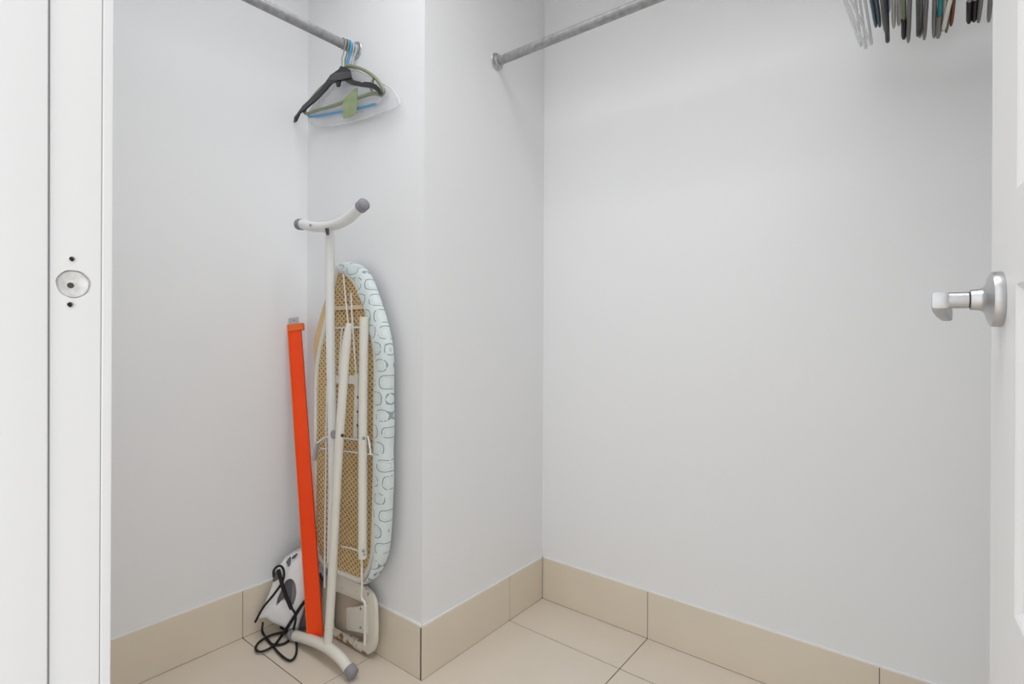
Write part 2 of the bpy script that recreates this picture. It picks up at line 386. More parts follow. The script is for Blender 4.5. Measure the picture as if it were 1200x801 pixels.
# ------------------------------------------------------------------ hanging rods
RX, RZ = -1.4125, 1.8386
RY2, RZ2 = 1.3106, 1.8313
def flange(root, o, ax):
    bm = bmesh.new(); lathe(bm, [(0, .027), (.002, .0275), (.004, .0265), (.0055, .021), (.007, .0185), (.016, .0180), (.016, .0155)], o, ax, 32); f = obj('flange', bm, M_chrome, root)
    n = Vector(ax)
    for s in (-1, 1):
        bm = bmesh.new(); lathe(bm, [(.003, .0032), (.0062, .0030), (.0070, .0016)], Vector(o) + Vector((0, 0, .0223 * s)), ax, 12); obj('screw', bm, M_steel, f)
r1 = thing('hanging_rod', 'grey metal closet rod with five hangers at the alcove wall', 'closet rod', (RX, YB + G, RZ))
bm = bmesh.new(); tube(bm, [(RX, YB + G - .001, RZ), (RX, YF, RZ)], .0138, 28); obj('rod', bm, M_rod, r1)
flange(r1, (RX, YB + G, RZ), (0, -1, 0)); flange(r1, (RX, YF - .010, RZ), (0, 1, 0))
r2 = thing('hanging_rod', 'grey metal closet rod fixed to the return wall, parallel to the back wall', 'closet rod', (XC - G, RY2, RZ2))
bm = bmesh.new(); tube(bm, [(XC - G + .001, RY2, RZ2), (XR + G - .001, RY2, RZ2)], .0138, 28); obj('rod', bm, M_rod, r2)
flange(r2, (XC - G, RY2, RZ2), (1, 0, 0)); flange(r2, (XR + G, RY2, RZ2), (-1, 0, 0))

# ------------------------------------------------------------------ hangers
def hook_pts(stem, flip=1, R=.0185):
    cz_ = .0138 + .0022 - R
    p = [(0, 0, stem), (0, 0, -.045), (.008 * flip, 0, -.031)]
    for d in range(-35, 196, 15):
        a = math.radians(d); p.append((R * math.cos(a) * flip, 0, cz_ + R * math.sin(a)))
    return p
def place(root, rx, ry, rz, rot, tilt=0):
    root.location = (rx, ry, rz); root.rotation_euler = (0, tilt, rot)
def hobj(name, bm, m_, root): 
    o = obj(name, bm, m_, None); o.parent = root; return o
def side_hanger(style, m_, tip_drop, label, x, rot, tipm=None):
    t = thing('clothes_hanger', label, 'hanger', (0, 0, 0), 'hangers on the back wall rod')
    W = .2045; zt = -tip_drop; neck = -.058
    bm = bmesh.new(); tube(bm, hook_pts(neck - .004, 1 if random.random() < .8 else 1), .0019, 8); hobj('hook', bm, M_steel if style != 'clear' else M_clear2, t)
    bm = bmesh.new()
    if style == 'flat':      # broad shaped shoulders, blade section
        for s in (-1, 1):
            path = smooth_path([(0, 0, neck), (.03 * s, 0, neck - .012), (.10 * s, 0, neck + (zt - neck) * .42), (.165 * s, 0, neck + (zt - neck) * .72), (W * s, 0, zt)], 5)
            n = len(path)
            for i in range(n - 1): pass
            tube(bm, path, [.010] * (n - 3) + [.009, .008, .005], 10, flat=((0, 1, 0), .45))
    elif style == 'clear':
        for s in (-1, 1):
            path = smooth_path([(0, 0, neck), (.03 * s, 0, neck - .010), (.12 * s, 0, neck + (zt - neck) * .5), (W * s, 0, zt)], 5)
            tube(bm, path, .009, 8, flat=((0, 1, 0), .30))
        tube(bm, [(-W * .96, 0, zt - .006), (W * .96, 0, zt - .006)], .0028, 8)
    else:                    # tubular triangle with a bottom bar
        for s in (-1, 1):
            path = smooth_path([(0, 0, neck), (.035 * s, 0, neck - .010), (.12 * s, 0, neck + (zt + .012 - neck) * .52), (.185 * s, 0, zt + .018), (W * s, 0, zt + .006), (.196 * s, 0, zt - .001), (.17 * s, 0, zt)], 5)
            tube(bm, path, .0042, 10)
        tube(bm, [(-.175, 0, zt), (.175, 0, zt)], .0040, 10)
    hobj('body', bm, m_, t)
    if tipm:
        for s in (-1, 1):
            bm = bmesh.new(); z1 = neck + (zt - neck) * .80
            tube(bm, [(.170 * s, 0, z1 + .002), (W * s - .004 * s, 0, zt + .004), (W * s + .001 * s, 0, zt - .001)], [.0108, .0102, .006], 10, flat=((0, 1, 0), .52))
            hobj('end_grip', bm, tipm, t)
    place(t, x, RY2, RZ2, math.pi / 2 + rot)
    return t
D = math.radians
specs = [
 ('clear', M_clear2, 1.6531, 'clear plastic hanger, outermost left on the back wall rod', -.1303, -2.2, None),
 ('clear', M_clear2, 1.6455, 'clear plastic hanger second from left on the back wall rod', -.1200, -3.5, None),
 ('clear', M_clear2, 1.6502, 'clear plastic hanger third from left, beside the blue-grey ones', -.1090, -4.6, None),
 ('flat', M_bgrey, 1.6870, 'slate blue flat hanger right of the clear hangers', -.1010, -4.0, None),
 ('flat', M_bgrey, 1.6850, 'second slate blue flat hanger, nearer the taupe hanger', -.0935, -3.0, None),
 ('flat', M_taupe, 1.6710, 'taupe flat hanger between slate blue and first black one', -.0832, -2.0, None),
 ('flat', M_lblue, 1.7150, 'short pale blue hanger in front of the taupe one', -.0760, -1.0, None),
 ('tube', M_black, 1.6433, 'thin black tubular hanger left of the wide cream one', -.0784, 1.0, None),
 ('flat', M_cht, 1.6731, 'cream flat hanger beside the first thin black one', -.0669, 1.8, None),
 ('flat', M_g2, 1.6755, 'light grey flat hanger between cream and sage ones', -.0572, 2.0, None),
 ('flat', M_sage, 1.6421, 'sage green hanger with black rubber ends', -.0480, 1.9, M_black),
 ('flat', M_g1, 1.6301, 'mid grey flat hanger right of the sage one', -.0399, 3.4, None),
 ('tube', M_black, 1.6386, 'black tubular hanger in the middle of the row', -.0215, 0.6, None),
 ('flat', M_g1, 1.6340, 'mid grey flat hanger touching the middle black one', -.0185, 1.6, None),
 ('flat', M_g1, 1.6263, 'mid grey flat hanger leaning right of the middle black one', -.0110, 3.6, None),
 ('flat', M_g1, 1.6257, 'mid grey flat hanger touching the teal one', .0061, 1.0, None),
 ('flat', M_teal, 1.6236, 'bright teal hanger with grey ends', .0135, 3.4, M_g1),
 ('tube', M_cht, 1.6360, 'cream tubular hanger right of the teal one', .0220, 4.2, None),
 ('flat', M_taupe, 1.6297, 'dark taupe flat hanger left of the rust brown one', .0275, 4.6, None),
 ('flat', M_rust, 1.6416, 'rust brown flat hanger near the right end', .0357, 4.0, None),
 ('flat', M_g2, 1.6381, 'pale grey hanger with black rubber ends', .0657, -1.0, M_black),
 ('flat', M_cht, 1.6387, 'cream hanger with wide black rubber ends', .0741, -0.4, M_black),
 ('flat', M_g1, 1.6324, 'mid grey flat hanger second from the right end', .0810, 3.7, None),
 ('flat', M_g1, 1.6282, 'mid grey flat hanger at the right end by the door', .0975, 1.6, None),
]
for st, m_, zt, lab, x, rot, tm in specs:
    side_hanger(st, m_, RZ2 - zt, lab, x + .2045 * math.sin(D(rot)), D(rot), tm)

# ---- the five hangers by the alcove wall; each body is given in its own upright plane
HG = 'hangers at the alcove wall'
def W3(root, pts): return [Vector(p) - root.location for p in pts]
# black suit hanger with metal hook
t = thing('clothes_hanger', 'black plastic hanger with swept arms, foremost of the alcove bunch', 'hanger', (RX, .949, RZ), HG)
bm = bmesh.new(); tube(bm, hook_pts(-.085, 1), .0018, 8); hobj('hook', bm, M_steel, t)
def poly_part(name, pts, thick, m_, root, bev=.002):
    bm = bmesh.new(); P = W3(root, pts); prism(bm, [p - Vector((0, thick / 2, 0)) for p in P], (0, thick, 0), bev=bev); hobj(name, bm, m_, root)
blk = [(-1.6831, 0.949, 1.6799), (-1.6296, 0.949, 1.7061), (-1.5731, 0.949, 1.7188), (-1.5285, 0.949, 1.7284), (-1.4995, 0.949, 1.7444), (-1.4711, 0.949, 1.7601), (-1.4434, 0.949, 1.7624), (-1.4252, 0.949, 1.7634), (-1.4184, 0.949, 1.7718), (-1.4051, 0.949, 1.7663), (-1.4007, 0.949, 1.7572), (-1.3854, 0.949, 1.7551), (-1.3724, 0.949, 1.7472), (-1.3683, 0.949, 1.7267), (-1.3598, 0.949, 1.7127), (-1.3344, 0.949, 1.7014), (-1.3178, 0.949, 1.6953), (-1.3137, 0.949, 1.6903), (-1.3014, 0.949, 1.6867), (-1.2993, 0.949, 1.6899), (-1.2692, 0.949, 1.6798), (-1.2456, 0.949, 1.6668), (-1.2263, 0.949, 1.6503), (-1.2169, 0.949, 1.6332), (-1.2284, 0.949, 1.6315), (-1.238, 0.949, 1.6451), (-1.2614, 0.949, 1.6616), (-1.3097, 0.949, 1.6779), (-1.3599, 0.949, 1.6974), (-1.3857, 0.949, 1.7126), (-1.4032, 0.949, 1.7255), (-1.421, 0.949, 1.7268), (-1.4248, 0.949, 1.7109), (-1.437, 0.949, 1.713), (-1.4423, 0.949, 1.7291), (-1.4666, 0.949, 1.7348), (-1.4949, 0.949, 1.7216), (-1.5385, 0.949, 1.7066), (-1.6064, 0.949, 1.6915), (-1.6508, 0.949, 1.6861), (-1.6724, 0.949, 1.6644), (-1.686, 0.949, 1.6634)]
poly_part('body', blk, .0055, M_black, t, .001)
poly_part('saddle', [(-1.4758, 0.943, 1.746), (-1.448, 0.943, 1.7562), (-1.3985, 0.943, 1.7465), (-1.3595, 0.943, 1.7346), (-1.3597, 0.943, 1.7168), (-1.4031, 0.943, 1.7245), (-1.439, 0.943, 1.7299)], .004, M_blackf, t, .001)
# sage green tubular hanger
t = thing('clothes_hanger', 'sage green rounded tubular hanger with a bottom bar', 'hanger', (RX, .960, RZ), HG)
bm = bmesh.new(); tube(bm, hook_pts(-.078, 1), .0026, 8); hobj('hook', bm, M_sage, t)
bm = bmesh.new()
P = [(-1.4058, 0.96, 1.7708), (-1.3623, 0.96, 1.7573), (-1.3162, 0.96, 1.7329), (-1.2717, 0.96, 1.7019), (-1.2405, 0.96, 1.6705), (-1.2252, 0.96, 1.6466), (-1.2368, 0.96, 1.6377), (-1.2602, 0.96, 1.6491), (-1.2922, 0.96, 1.6555), (-1.3418, 0.96, 1.6591), (-1.4023, 0.96, 1.6652), (-1.4749, 0.96, 1.6688), (-1.5616, 0.96, 1.6778), (-1.6122, 0.96, 1.6797), (-1.6382, 0.96, 1.6863), (-1.6381, 0.96, 1.6977), (-1.6016, 0.96, 1.7219), (-1.5511, 0.96, 1.7414), (-1.5025, 0.96, 1.752), (-1.4556, 0.96, 1.7623)]
tube(bm, smooth_path(W3(t, P), 4, True), .0050, 10, closed=True)
tube(bm, W3(t, smooth_path([(-1.2718, 0.96, 1.6994), (-1.2758, 0.96, 1.6882), (-1.284, 0.96, 1.6732), (-1.2761, 0.96, 1.656)], 4)), .0036, 8)
hobj('body', bm, M_sage, t)
poly_part('size_tag', [(-1.343, 0.955, 1.6883), (-1.4081, 0.955, 1.673), (-1.4172, 0.955, 1.6571), (-1.4131, 0.955, 1.6116), (-1.3779, 0.955, 1.608), (-1.3479, 0.955, 1.6132), (-1.3433, 0.955, 1.6476)], .0025, M_leaf, t, .0006)
# blue tubular hanger
t = thing('clothes_hanger', 'bright blue tubular hanger behind the sage green one', 'hanger', (RX, .969, RZ), HG)
bm = bmesh.new(); tube(bm, hook_pts(-.075, 1), .0040, 10); hobj('hook', bm, M_blue, t)
bm = bmesh.new()
P = [(-1.4013, 0.969, 1.7676), (-1.3245, 0.969, 1.7236), (-1.264, 0.969, 1.6682), (-1.2524, 0.969, 1.6302), (-1.2723, 0.969, 1.6257), (-1.3462, 0.969, 1.6326), (-1.4336, 0.969, 1.6449), (-1.5271, 0.969, 1.6581), (-1.6171, 0.969, 1.6724), (-1.6378, 0.969, 1.6834), (-1.5962, 0.969, 1.7094), (-1.4881, 0.969, 1.7565)]
tube(bm, smooth_path(W3(t, P[4:10]), 4), .0034, 10); hobj('bar', bm, M_blue, t)
bm = bmesh.new(); tube(bm, smooth_path(W3(t, P[9:] + P[:5]), 4), .0028, 8); hobj('body', bm, M_clear2, t)
# clear hangers
for yy, lab, shape in ((.978, 'clear transparent hanger with broad right shoulder, behind the blue one', 0), (.986, 'clear transparent hanger closest to the alcove wall', 1)):
    t = thing('clothes_hanger', lab, 'hanger', (RX, yy, RZ), HG)
    bm = bmesh.new(); tube(bm, hook_pts(-.072, 1), .0020, 8); hobj('hook', bm, M_clear2, t)
    P = ([(-1.4099, 0.978, 1.7685), (-1.3368, 0.978, 1.7358), (-1.2676, 0.978, 1.6924), (-1.2134, 0.978, 1.6569), (-1.1799, 0.978, 1.616), (-1.1838, 0.978, 1.5977), (-1.2369, 0.978, 1.5994), (-1.317, 0.978, 1.6024), (-1.4024, 0.978, 1.6081), (-1.5031, 0.978, 1.6192), (-1.5913, 0.978, 1.6349), (-1.6323, 0.978, 1.659), (-1.6425, 0.978, 1.6845), (-1.5805, 0.978, 1.7195), (-1.4924, 0.978, 1.7583)]) if shape == 0 else ([(-1.4126, 0.986, 1.7697), (-1.3351, 0.986, 1.7331), (-1.2622, 0.986, 1.6837), (-1.2388, 0.986, 1.6546), (-1.2705, 0.986, 1.6383), (-1.3698, 0.986, 1.6443), (-1.4588, 0.986, 1.6514), (-1.554, 0.986, 1.6647), (-1.6246, 0.986, 1.6768), (-1.5936, 0.986, 1.7087), (-1.4953, 0.986, 1.7538)])
    bm = bmesh.new(); tube(bm, smooth_path(W3(t, P), 4, True), .0030, 8, closed=True)
    hobj('body', bm, M_clear2, t)
    if shape == 0:
        poly_part('web', P, .003, M_clear, t, .0008)

# ------------------------------------------------------------------ folded ironing board
ib = thing('ironing_board', 'folded upright ironing board with pale ring-print cover and cream legs', 'ironing board', (-1.38, .93, 0))
# padding (gold felt seen through the holes, foam at the left edge)
pad_out = [(-1.4423, 0.957, 1.1641), (-1.3845, 0.957, 1.1622), (-1.3168, 0.957, 1.1367), (-1.2727, 0.957, 1.0691), (-1.234, 0.957, 0.9941), (-1.2116, 0.957, 0.9237), (-1.2009, 0.957, 0.8396), (-1.202, 0.957, 0.6951), (-1.2031, 0.957, 0.5504), (-1.2118, 0.957, 0.4039), (-1.2277, 0.957, 0.3151), (-1.2591, 0.957, 0.2649), (-1.3076, 0.957, 0.2263), (-1.3748, 0.957, 0.2223), (-1.4411, 0.957, 0.222), (-1.5013, 0.957, 0.2298), (-1.5492, 0.957, 0.2665), (-1.563, 0.957, 0.3793), (-1.5621, 0.957, 0.4902), (-1.5606, 0.957, 0.6563), (-1.5594, 0.957, 0.7946), (-1.5688, 0.957, 0.8634), (-1.5734, 0.957, 0.9049), (-1.5681, 0.957, 0.9438), (-1.5429, 0.957, 0.9989), (-1.5084, 0.957, 1.0635), (-1.4749, 0.957, 1.1211)]
bm = bmesh.new(); prism(bm, smooth_path(pad_out, 3, True), (0, .010, 0), bev=.002); obj('pad', bm, M_foam, ib)
felt = [(-1.4251, 0.9545, 1.1494), (-1.3724, 0.9545, 1.1301), (-1.3139, 0.9545, 1.0734), (-1.2779, 0.9545, 1.0047), (-1.2586, 0.9545, 0.9231), (-1.2514, 0.9545, 0.8373), (-1.2537, 0.9545, 0.5425), (-1.2592, 0.9545, 0.3446), (-1.2836, 0.9545, 0.2689), (-1.3164, 0.9545, 0.2347), (-1.4238, 0.9545, 0.2277), (-1.4879, 0.9545, 0.2288), (-1.5306, 0.9545, 0.2638), (-1.5442, 0.9545, 0.3839), (-1.5467, 0.9545, 0.6582), (-1.5403, 0.9545, 0.8234), (-1.5104, 0.9545, 0.9333), (-1.4813, 0.9545, 1.014), (-1.4528, 0.9545, 1.0931)]
bm = bmesh.new(); prism(bm, smooth_path(felt, 3, True), (0, .004, 0)); obj('underfelt', bm, M_pad, ib, False)
# cover: back sheet plus the part wrapped round the rim
out_r = [(-1.4438, 0.955, 1.1667), (-1.4123, 0.955, 1.1721), (-1.3728, 0.955, 1.1688), (-1.3388, 0.955, 1.1584), (-1.3099, 0.955, 1.141), (-1.2817, 0.955, 1.1116), (-1.2581, 0.955, 1.0708), (-1.235, 0.955, 1.0283), (-1.2162, 0.955, 0.989), (-1.2013, 0.955, 0.9479), (-1.1904, 0.955, 0.9073), (-1.1872, 0.955, 0.8404), (-1.1877, 0.955, 0.7686), (-1.1846, 0.955, 0.6972), (-1.1888, 0.955, 0.625), (-1.1857, 0.955, 0.5538), (-1.1899, 0.955, 0.4812), (-1.1942, 0.955, 0.4085), (-1.2021, 0.955, 0.3465), (-1.2176, 0.955, 0.3063), (-1.237, 0.955, 0.2718), (-1.2646, 0.955, 0.2419), (-1.2927, 0.955, 0.2238)]
hem = [(-1.2763, 0.94, 0.2392), (-1.2524, 0.94, 0.2705), (-1.2365, 0.94, 0.3186), (-1.2321, 0.94, 0.3801), (-1.2354, 0.94, 0.4519), (-1.231, 0.94, 0.5253), (-1.2343, 0.94, 0.5973), (-1.2337, 0.94, 0.6699), (-1.2293, 0.94, 0.7428), (-1.2366, 0.94, 0.8027), (-1.2324, 0.94, 0.8392), (-1.2245, 0.94, 0.8637), (-1.232, 0.94, 0.8924), (-1.2434, 0.94, 0.9237), (-1.2549, 0.94, 0.9552), (-1.2665, 0.94, 0.9846), (-1.2703, 0.94, 1.0068), (-1.2862, 0.94, 1.0269), (-1.2901, 0.94, 1.0443), (-1.3144, 0.94, 1.0701), (-1.3101, 0.94, 1.0849), (-1.3266, 0.94, 1.1008), (-1.339, 0.94, 1.1192), (-1.3644, 0.94, 1.1259), (-1.3903, 0.94, 1.1379), (-1.4079, 0.94, 1.1495)]
def offset_y(P, y): return [Vector((p[0], y, p[2])) for p in P]
bm = bmesh.new()
front_out = offset_y(smooth_path(out_r, 2), .946); back_out = offset_y(smooth_path(out_r, 2), .972)
hm = [Vector(p) + Vector((random.uniform(-.002, .002), random.uniform(-.002, .001), 0)) for p in smooth_path(hem, 2)]
hm_b = [p + Vector((0, .005, 0)) for p in hm]
# resample both lines to the same count
def resample(P, n):
    L_ = [0]
    for a, b_ in zip(P, P[1:]): L_.append(L_[-1] + (b_ - a).length)
    out = []
    for i in range(n):
        s = L_[-1] * i / (n - 1); k = 0
        while k < len(L_) - 2 and L_[k + 1] < s: k += 1
        f = (s - L_[k]) / max(L_[k + 1] - L_[k], 1e-9); out.append(P[k].lerp(P[k + 1], f))
    return out
n = 60
fo = resample(front_out, n); bo = resample(back_out, n); he = resample(hm, n)[::-1]
rows = []
inner_in = [p + Vector((0, .007, 0)) for p in he]
mid1 = [a.lerp(b_, .35) + Vector((0, -.0045 + .0018 * math.sin(i * 1.3), 0)) for i, (a, b_) in enumerate(zip(fo, he))]
mid2 = [a.lerp(b_, .72) + Vector((0, -.0040 + .0018 * math.sin(i * .9 + 1), 0)) for i, (a, b_) in enumerate(zip(fo, he))]
edge = [a.lerp(b_, .5) + (Vector((.0035, 0, 0))) for a, b_ in zip(fo, bo)]
for L_ in (inner_in, he, mid2, mid1, fo, edge, bo): rows.append([bm.verts.new(p) for p in L_])
for A_, B_ in zip(rows, rows[1:]):
    for i in range(n - 1): bm.faces.new((A_[i], A_[i + 1], B_[i + 1], B_[i]))
left_back = offset_y(smooth_path(pad_out, 3, True), .969)
prism(bm, left_back, (0, .003, 0))
o = obj('cover', bm, M_print, ib, True, 60); o['label'] = 'pale blue-green cotton with thin blue-grey rings'
# rim
rim = [(-1.4304, 0.952, 1.1496), (-1.4036, 0.952, 1.1424), (-1.3519, 0.952, 1.1132), (-1.3105, 0.952, 1.0605), (-1.2786, 0.952, 0.9973), (-1.2553, 0.952, 0.9306), (-1.2441, 0.952, 0.8623), (-1.245, 0.952, 0.74), (-1.2465, 0.952, 0.5442), (-1.2518, 0.952, 0.3717), (-1.2601, 0.952, 0.3058), (-1.2803, 0.952, 0.2608), (-1.313, 0.952, 0.2291), (-1.3676, 0.952, 0.2236), (-1.4291, 0.952, 0.2219), (-1.4888, 0.952, 0.2241), (-1.5268, 0.952, 0.2383), (-1.5508, 0.952, 0.2842), (-1.5549, 0.952, 0.3823), (-1.5539, 0.952, 0.4926), (-1.5525, 0.952, 0.6579), (-1.5515, 0.952, 0.768), (-1.5459, 0.952, 0.8452), (-1.5258, 0.952, 0.9114), (-1.4965, 0.952, 0.9874), (-1.4677, 0.952, 1.067), (-1.4441, 0.952, 1.1295)]
bm = bmesh.new(); tube(bm, smooth_path(rim, 3, True), .0085, 10, closed=True, flat=((0, 1, 0), .8)); obj('rim', bm, M_cream, ib)
# expanded metal: two families of slanted wires clipped to the rim, joined as one part
def inside(x, z, P):
    c_ = False; k = len(P); j = k - 1
    for i in range(k):
        xi, zi, xj, zj = P[i][0], P[i][2], P[j][0], P[j][2]
        if (zi > z) != (zj > z) and x < (xj - xi) * (z - zi) / (zj - zi) + xi: c_ = not c_
        j = i
    return c_
RP = [(p.x, p.y, p.z) for p in smooth_path(rim, 3, True)]
bm = bmesh.new(); px_, pz_ = .0215, .0165
yv = .9515
for sgn in (-1, 1):
    sl = pz_ / px_ * sgn
    c0 = -1.5
    k = -140
    while k < 200:
        c_ = k * pz_; x = -1.60; run = None
        while x < -1.15:
            z = c_ + sl * (x + 1.38)
            ins = .2 < z < 1.2 and inside(x, z, RP)
            if ins and run is None: run = (x, z)
            if (not ins) and run is not None:
                a, b_ = Vector((run[0], yv, run[1])), Vector((x, yv, z))
                if (b_ - a).length > .006:
                    d = (b_ - a).normalized(); w = Vector((-d.z, 0, d.x)) * .0014
                    vs = [bm.verts.new(q) for q in (a - w, b_ - w, b_ + w, a + w)]; vb = [bm.verts.new(v.co + Vector((0, .0016, 0))) for v in vs]
                    bm.faces.new(vs); bm.faces.new(vb[::-1])
                    for q in range(4): bm.faces.new((vs[q], vs[(q + 1) % 4], vb[(q + 1) % 4], vb[q]))
                run = None
            x += .003
        k += 1
me_ = obj('wire_mesh', bm, M_meshw, ib, False); me_['kind'] = 'stuff'
def tpart(name, P, r, m_=M_cream, par=None, sm=5, seg=14, flat=None, label=None):
    bm = bmesh.new(); tube(bm, smooth_path(P, sm), r, seg, flat=flat); o = obj(name, bm, m_, par or ib)
    if label: o['label'] = label
    return o
# cross pieces, latch rail and wires on the underside
def bar(name, P, w, t_, m_=M_cream):
    bm = bmesh.new(); a, b_ = Vector(P[0]), Vector(P[1]); d = (b_ - a).normalized(); s = d.cross(Vector((0, 1, 0))).normalized() * (w / 2)
    prism(bm, [a - s, b_ - s, b_ + s, a + s], (0, t_, 0), bev=min(w, t_) * .2); return obj(name, bm, m_, ib, False)
bar('cross_strip', [(-1.4419, 0.944, 1.0314), (-1.2957, 0.944, 1.0322)], .013, .005, M_peach)
bar('cross_strip', [(-1.4392, 0.944, 0.8132), (-1.3096, 0.944, 0.8177)], .026, .006)
bar('cross_strip', [(-1.4378, 0.944, 0.9709), (-1.3043, 0.944, 0.9726)], .0055, .005)
rail = bar('latch_rail', [(-1.3176, 0.938, 0.8353), (-1.3233, 0.938, 0.6446)], .017, .004)
for q in [(-1.3091, 0.936, 0.7686), (-1.3095, 0.936, 0.7263), (-1.3098, 0.936, 0.6865)]:
    bm = bmesh.new(); lathe(bm, [(0, .0036), (.0026, .0036)], (q[0], q[1] + .0005, q[2]), (0, 1, 0), 14); obj('notch', bm, M_dark, rail)
for P in ([(-1.3904, 0.943, 1.1356), (-1.3822, 0.943, 1.0759), (-1.3698, 0.943, 1.0063), (-1.3615, 0.943, 0.9705)], [(-1.3521, 0.943, 1.0745), (-1.3483, 0.943, 1.0236), (-1.3404, 0.943, 0.9552), (-1.3246, 0.943, 0.8346)], [(-1.3962, 0.943, 0.9706), (-1.4055, 0.943, 0.9085), (-1.4106, 0.943, 0.8304)],
          [(-1.4566, 0.93, 0.7897), (-1.459, 0.93, 0.5134), (-1.4633, 0.93, 0.1703)], [(-1.3812, 0.934, 0.6407), (-1.2971, 0.934, 0.6461)], [(-1.5029, 0.936, 0.5932), (-1.3845, 0.936, 0.6015), (-1.3002, 0.936, 0.6082), (-1.2367, 0.936, 0.6122)],
          [(-1.2516, 0.93, 0.6645), (-1.244, 0.93, 0.6461), (-1.2364, 0.93, 0.6134)], [(-1.381, 0.935, 0.3156), (-1.3341, 0.935, 0.3223), (-1.2889, 0.935, 0.3238)]):
    tpart('wire', P, .0026, M_white)
lv = tpart('release_lever', [(-1.3678, 0.925, 0.6539), (-1.4117, 0.925, 0.6436), (-1.4524, 0.925, 0.636), (-1.4994, 0.925, 0.6116)], .0030, M_white)
tpart('grip', [(-1.4994, 0.925, 0.609), (-1.5092, 0.925, 0.581), (-1.5166, 0.925, 0.5558)], [.006] * 11, M_lilac, lv)
# legs
legA = tpart('leg', [(-1.4076, 0.907, 1.2665), (-1.4016, 0.907, 0.9351), (-1.3905, 0.907, 0.682), (-1.3856, 0.907, 0.4803), (-1.3917, 0.907, 0.2764)], .0135, M_white, seg=18)
legB = tpart('leg', [(-1.2704, 0.88, 0.9819), (-1.285, 0.88, 0.9127), (-1.2982, 0.88, 0.7921), (-1.3161, 0.88, 0.6212), (-1.33, 0.88, 0.4486), (-1.3488, 0.88, 0.2236), (-1.3652, 0.88, 0.053)], [.0075, .0085, .0100, .0112, .0122] + [.0125] * 26, M_cream, seg=18)
legC = tpart('leg', [(-1.2619, 0.925, 1.0015), (-1.2642, 0.925, 0.9602), (-1.2667, 0.925, 0.7414), (-1.2662, 0.925, 0.4496), (-1.2653, 0.925, 0.3161)], .0128, M_cream, seg=18)
tpart('stay', [(-1.2692, 0.925, 0.3273), (-1.268, 0.925, 0.2303), (-1.2682, 0.925, 0.201), (-1.2525, 0.925, 0.1889), (-1.2529, 0.925, 0.138), (-1.2535, 0.925, 0.0725)], .0035, M_cream)
for q, r, m_ in (((-1.3649, 0.893, 0.6594), .012, M_steel), ((-1.2835, 0.868, 0.6707), .0050, M_dark), ((-1.2468, 0.912, 0.6608), .0045, M_steel), ((-1.2454, 0.912, 0.3449), .004, M_steel), ((-1.2416, 0.912, 0.3363), .003, M_steel)):
    bm = bmesh.new(); lathe(bm, [(0, r), (.004, r), (.0055, r * .6)], Vector(q) + Vector((0, .003, 0)), (0, -1, 0), 16); obj('rivet', bm, m_, ib)
# foot bars with rubber ends
top = tpart('foot_bar', [(-1.5365, 0.89, 1.2942), (-1.4787, 0.89, 1.2791), (-1.4144, 0.89, 1.2699), (-1.3488, 0.89, 1.2692), (-1.2864, 0.89, 1.2806), (-1.2348, 0.89, 1.3043)], .0150, M_white, seg=20)
bot = tpart('foot_bar', [(-1.5353, 0.877, 0.0189), (-1.4775, 0.877, 0.0316), (-1.4087, 0.877, 0.0436), (-1.3435, 0.877, 0.0476), (-1.2898, 0.877, 0.0388), (-1.2502, 0.877, 0.0209)], .0150, M_cream, seg=20)
bpy.context.view_layer.update()
for par, P in ((top, [(-1.5563, 0.89, 1.2954), (-1.5267, 0.89, 1.2903)]), (top, [(-1.2117, 0.89, 1.3126), (-1.2387, 0.89, 1.3014)]), (bot, [(-1.5651, 0.877, 0.0137), (-1.5255, 0.877, 0.0198)]), (bot, [(-1.2347, 0.877, 0.0177), (-1.2541, 0.877, 0.0265)])):
    a, b_ = Vector(P[0]), Vector(P[1]); d = (b_ - a).normalized(); b_ = a + d * .026
    bm = bmesh.new(); tube(bm, [a, a + d * .003, a + d * .006, b_], [.010, .0155, .0175, .0172], 20); obj('rubber_end', bm, M_cap, par)
bm = bmesh.new(); lathe(bm, [(0, .004), (.003, .004)], (-1.4551, 0.873, 1.2775), (0, -1, 0), 10); obj('screw', bm, M_steel, top)
bm = bmesh.new(); tube(bm, [(-1.3684, 0.872, 1.2566), (-1.3642, 0.872, 1.2389)], [.006, .004], 10); obj('weld', bm, M_dark, top)
# iron rest: rounded rectangular tray frame with a bracket plate
ro = [(-1.5339, 0.962, 0.1369), (-1.5191, 0.962, 0.1768), (-1.481, 0.962, 0.2065), (-1.435, 0.962, 0.214), (-1.3691, 0.962, 0.2143), (-1.3063, 0.962, 0.2096), (-1.2702, 0.962, 0.1955), (-1.2586, 0.962, 0.1694), (-1.255, 0.962, 0.1212), (-1.2554, 0.962, 0.0717), (-1.2674, 0.962, 0.0401), (-1.2956, 0.962, 0.0172), (-1.3494, 0.962, 0.0125), (-1.4143, 0.962, 0.0097), (-1.4827, 0.962, 0.0067), (-1.5253, 0.962, 0.0109), (-1.5347, 0.962, 0.0406)]
ri = [(-1.477, 0.962, 0.127), (-1.4676, 0.962, 0.1433), (-1.4491, 0.962, 0.1542), (-1.4131, 0.962, 0.1571), (-1.3695, 0.962, 0.16), (-1.3273, 0.962, 0.1628), (-1.3067, 0.962, 0.1566), (-1.3028, 0.962, 0.1352), (-1.3031, 0.962, 0.0999), (-1.3034, 0.962, 0.0596), (-1.3117, 0.962, 0.044), (-1.3282, 0.962, 0.0406), (-1.3834, 0.962, 0.0364), (-1.4366, 0.962, 0.0308), (-1.4685, 0.962, 0.0304), (-1.4777, 0.962, 0.038), (-1.4774, 0.962, 0.0731)]
zmin = min(p[2] for p in ro)
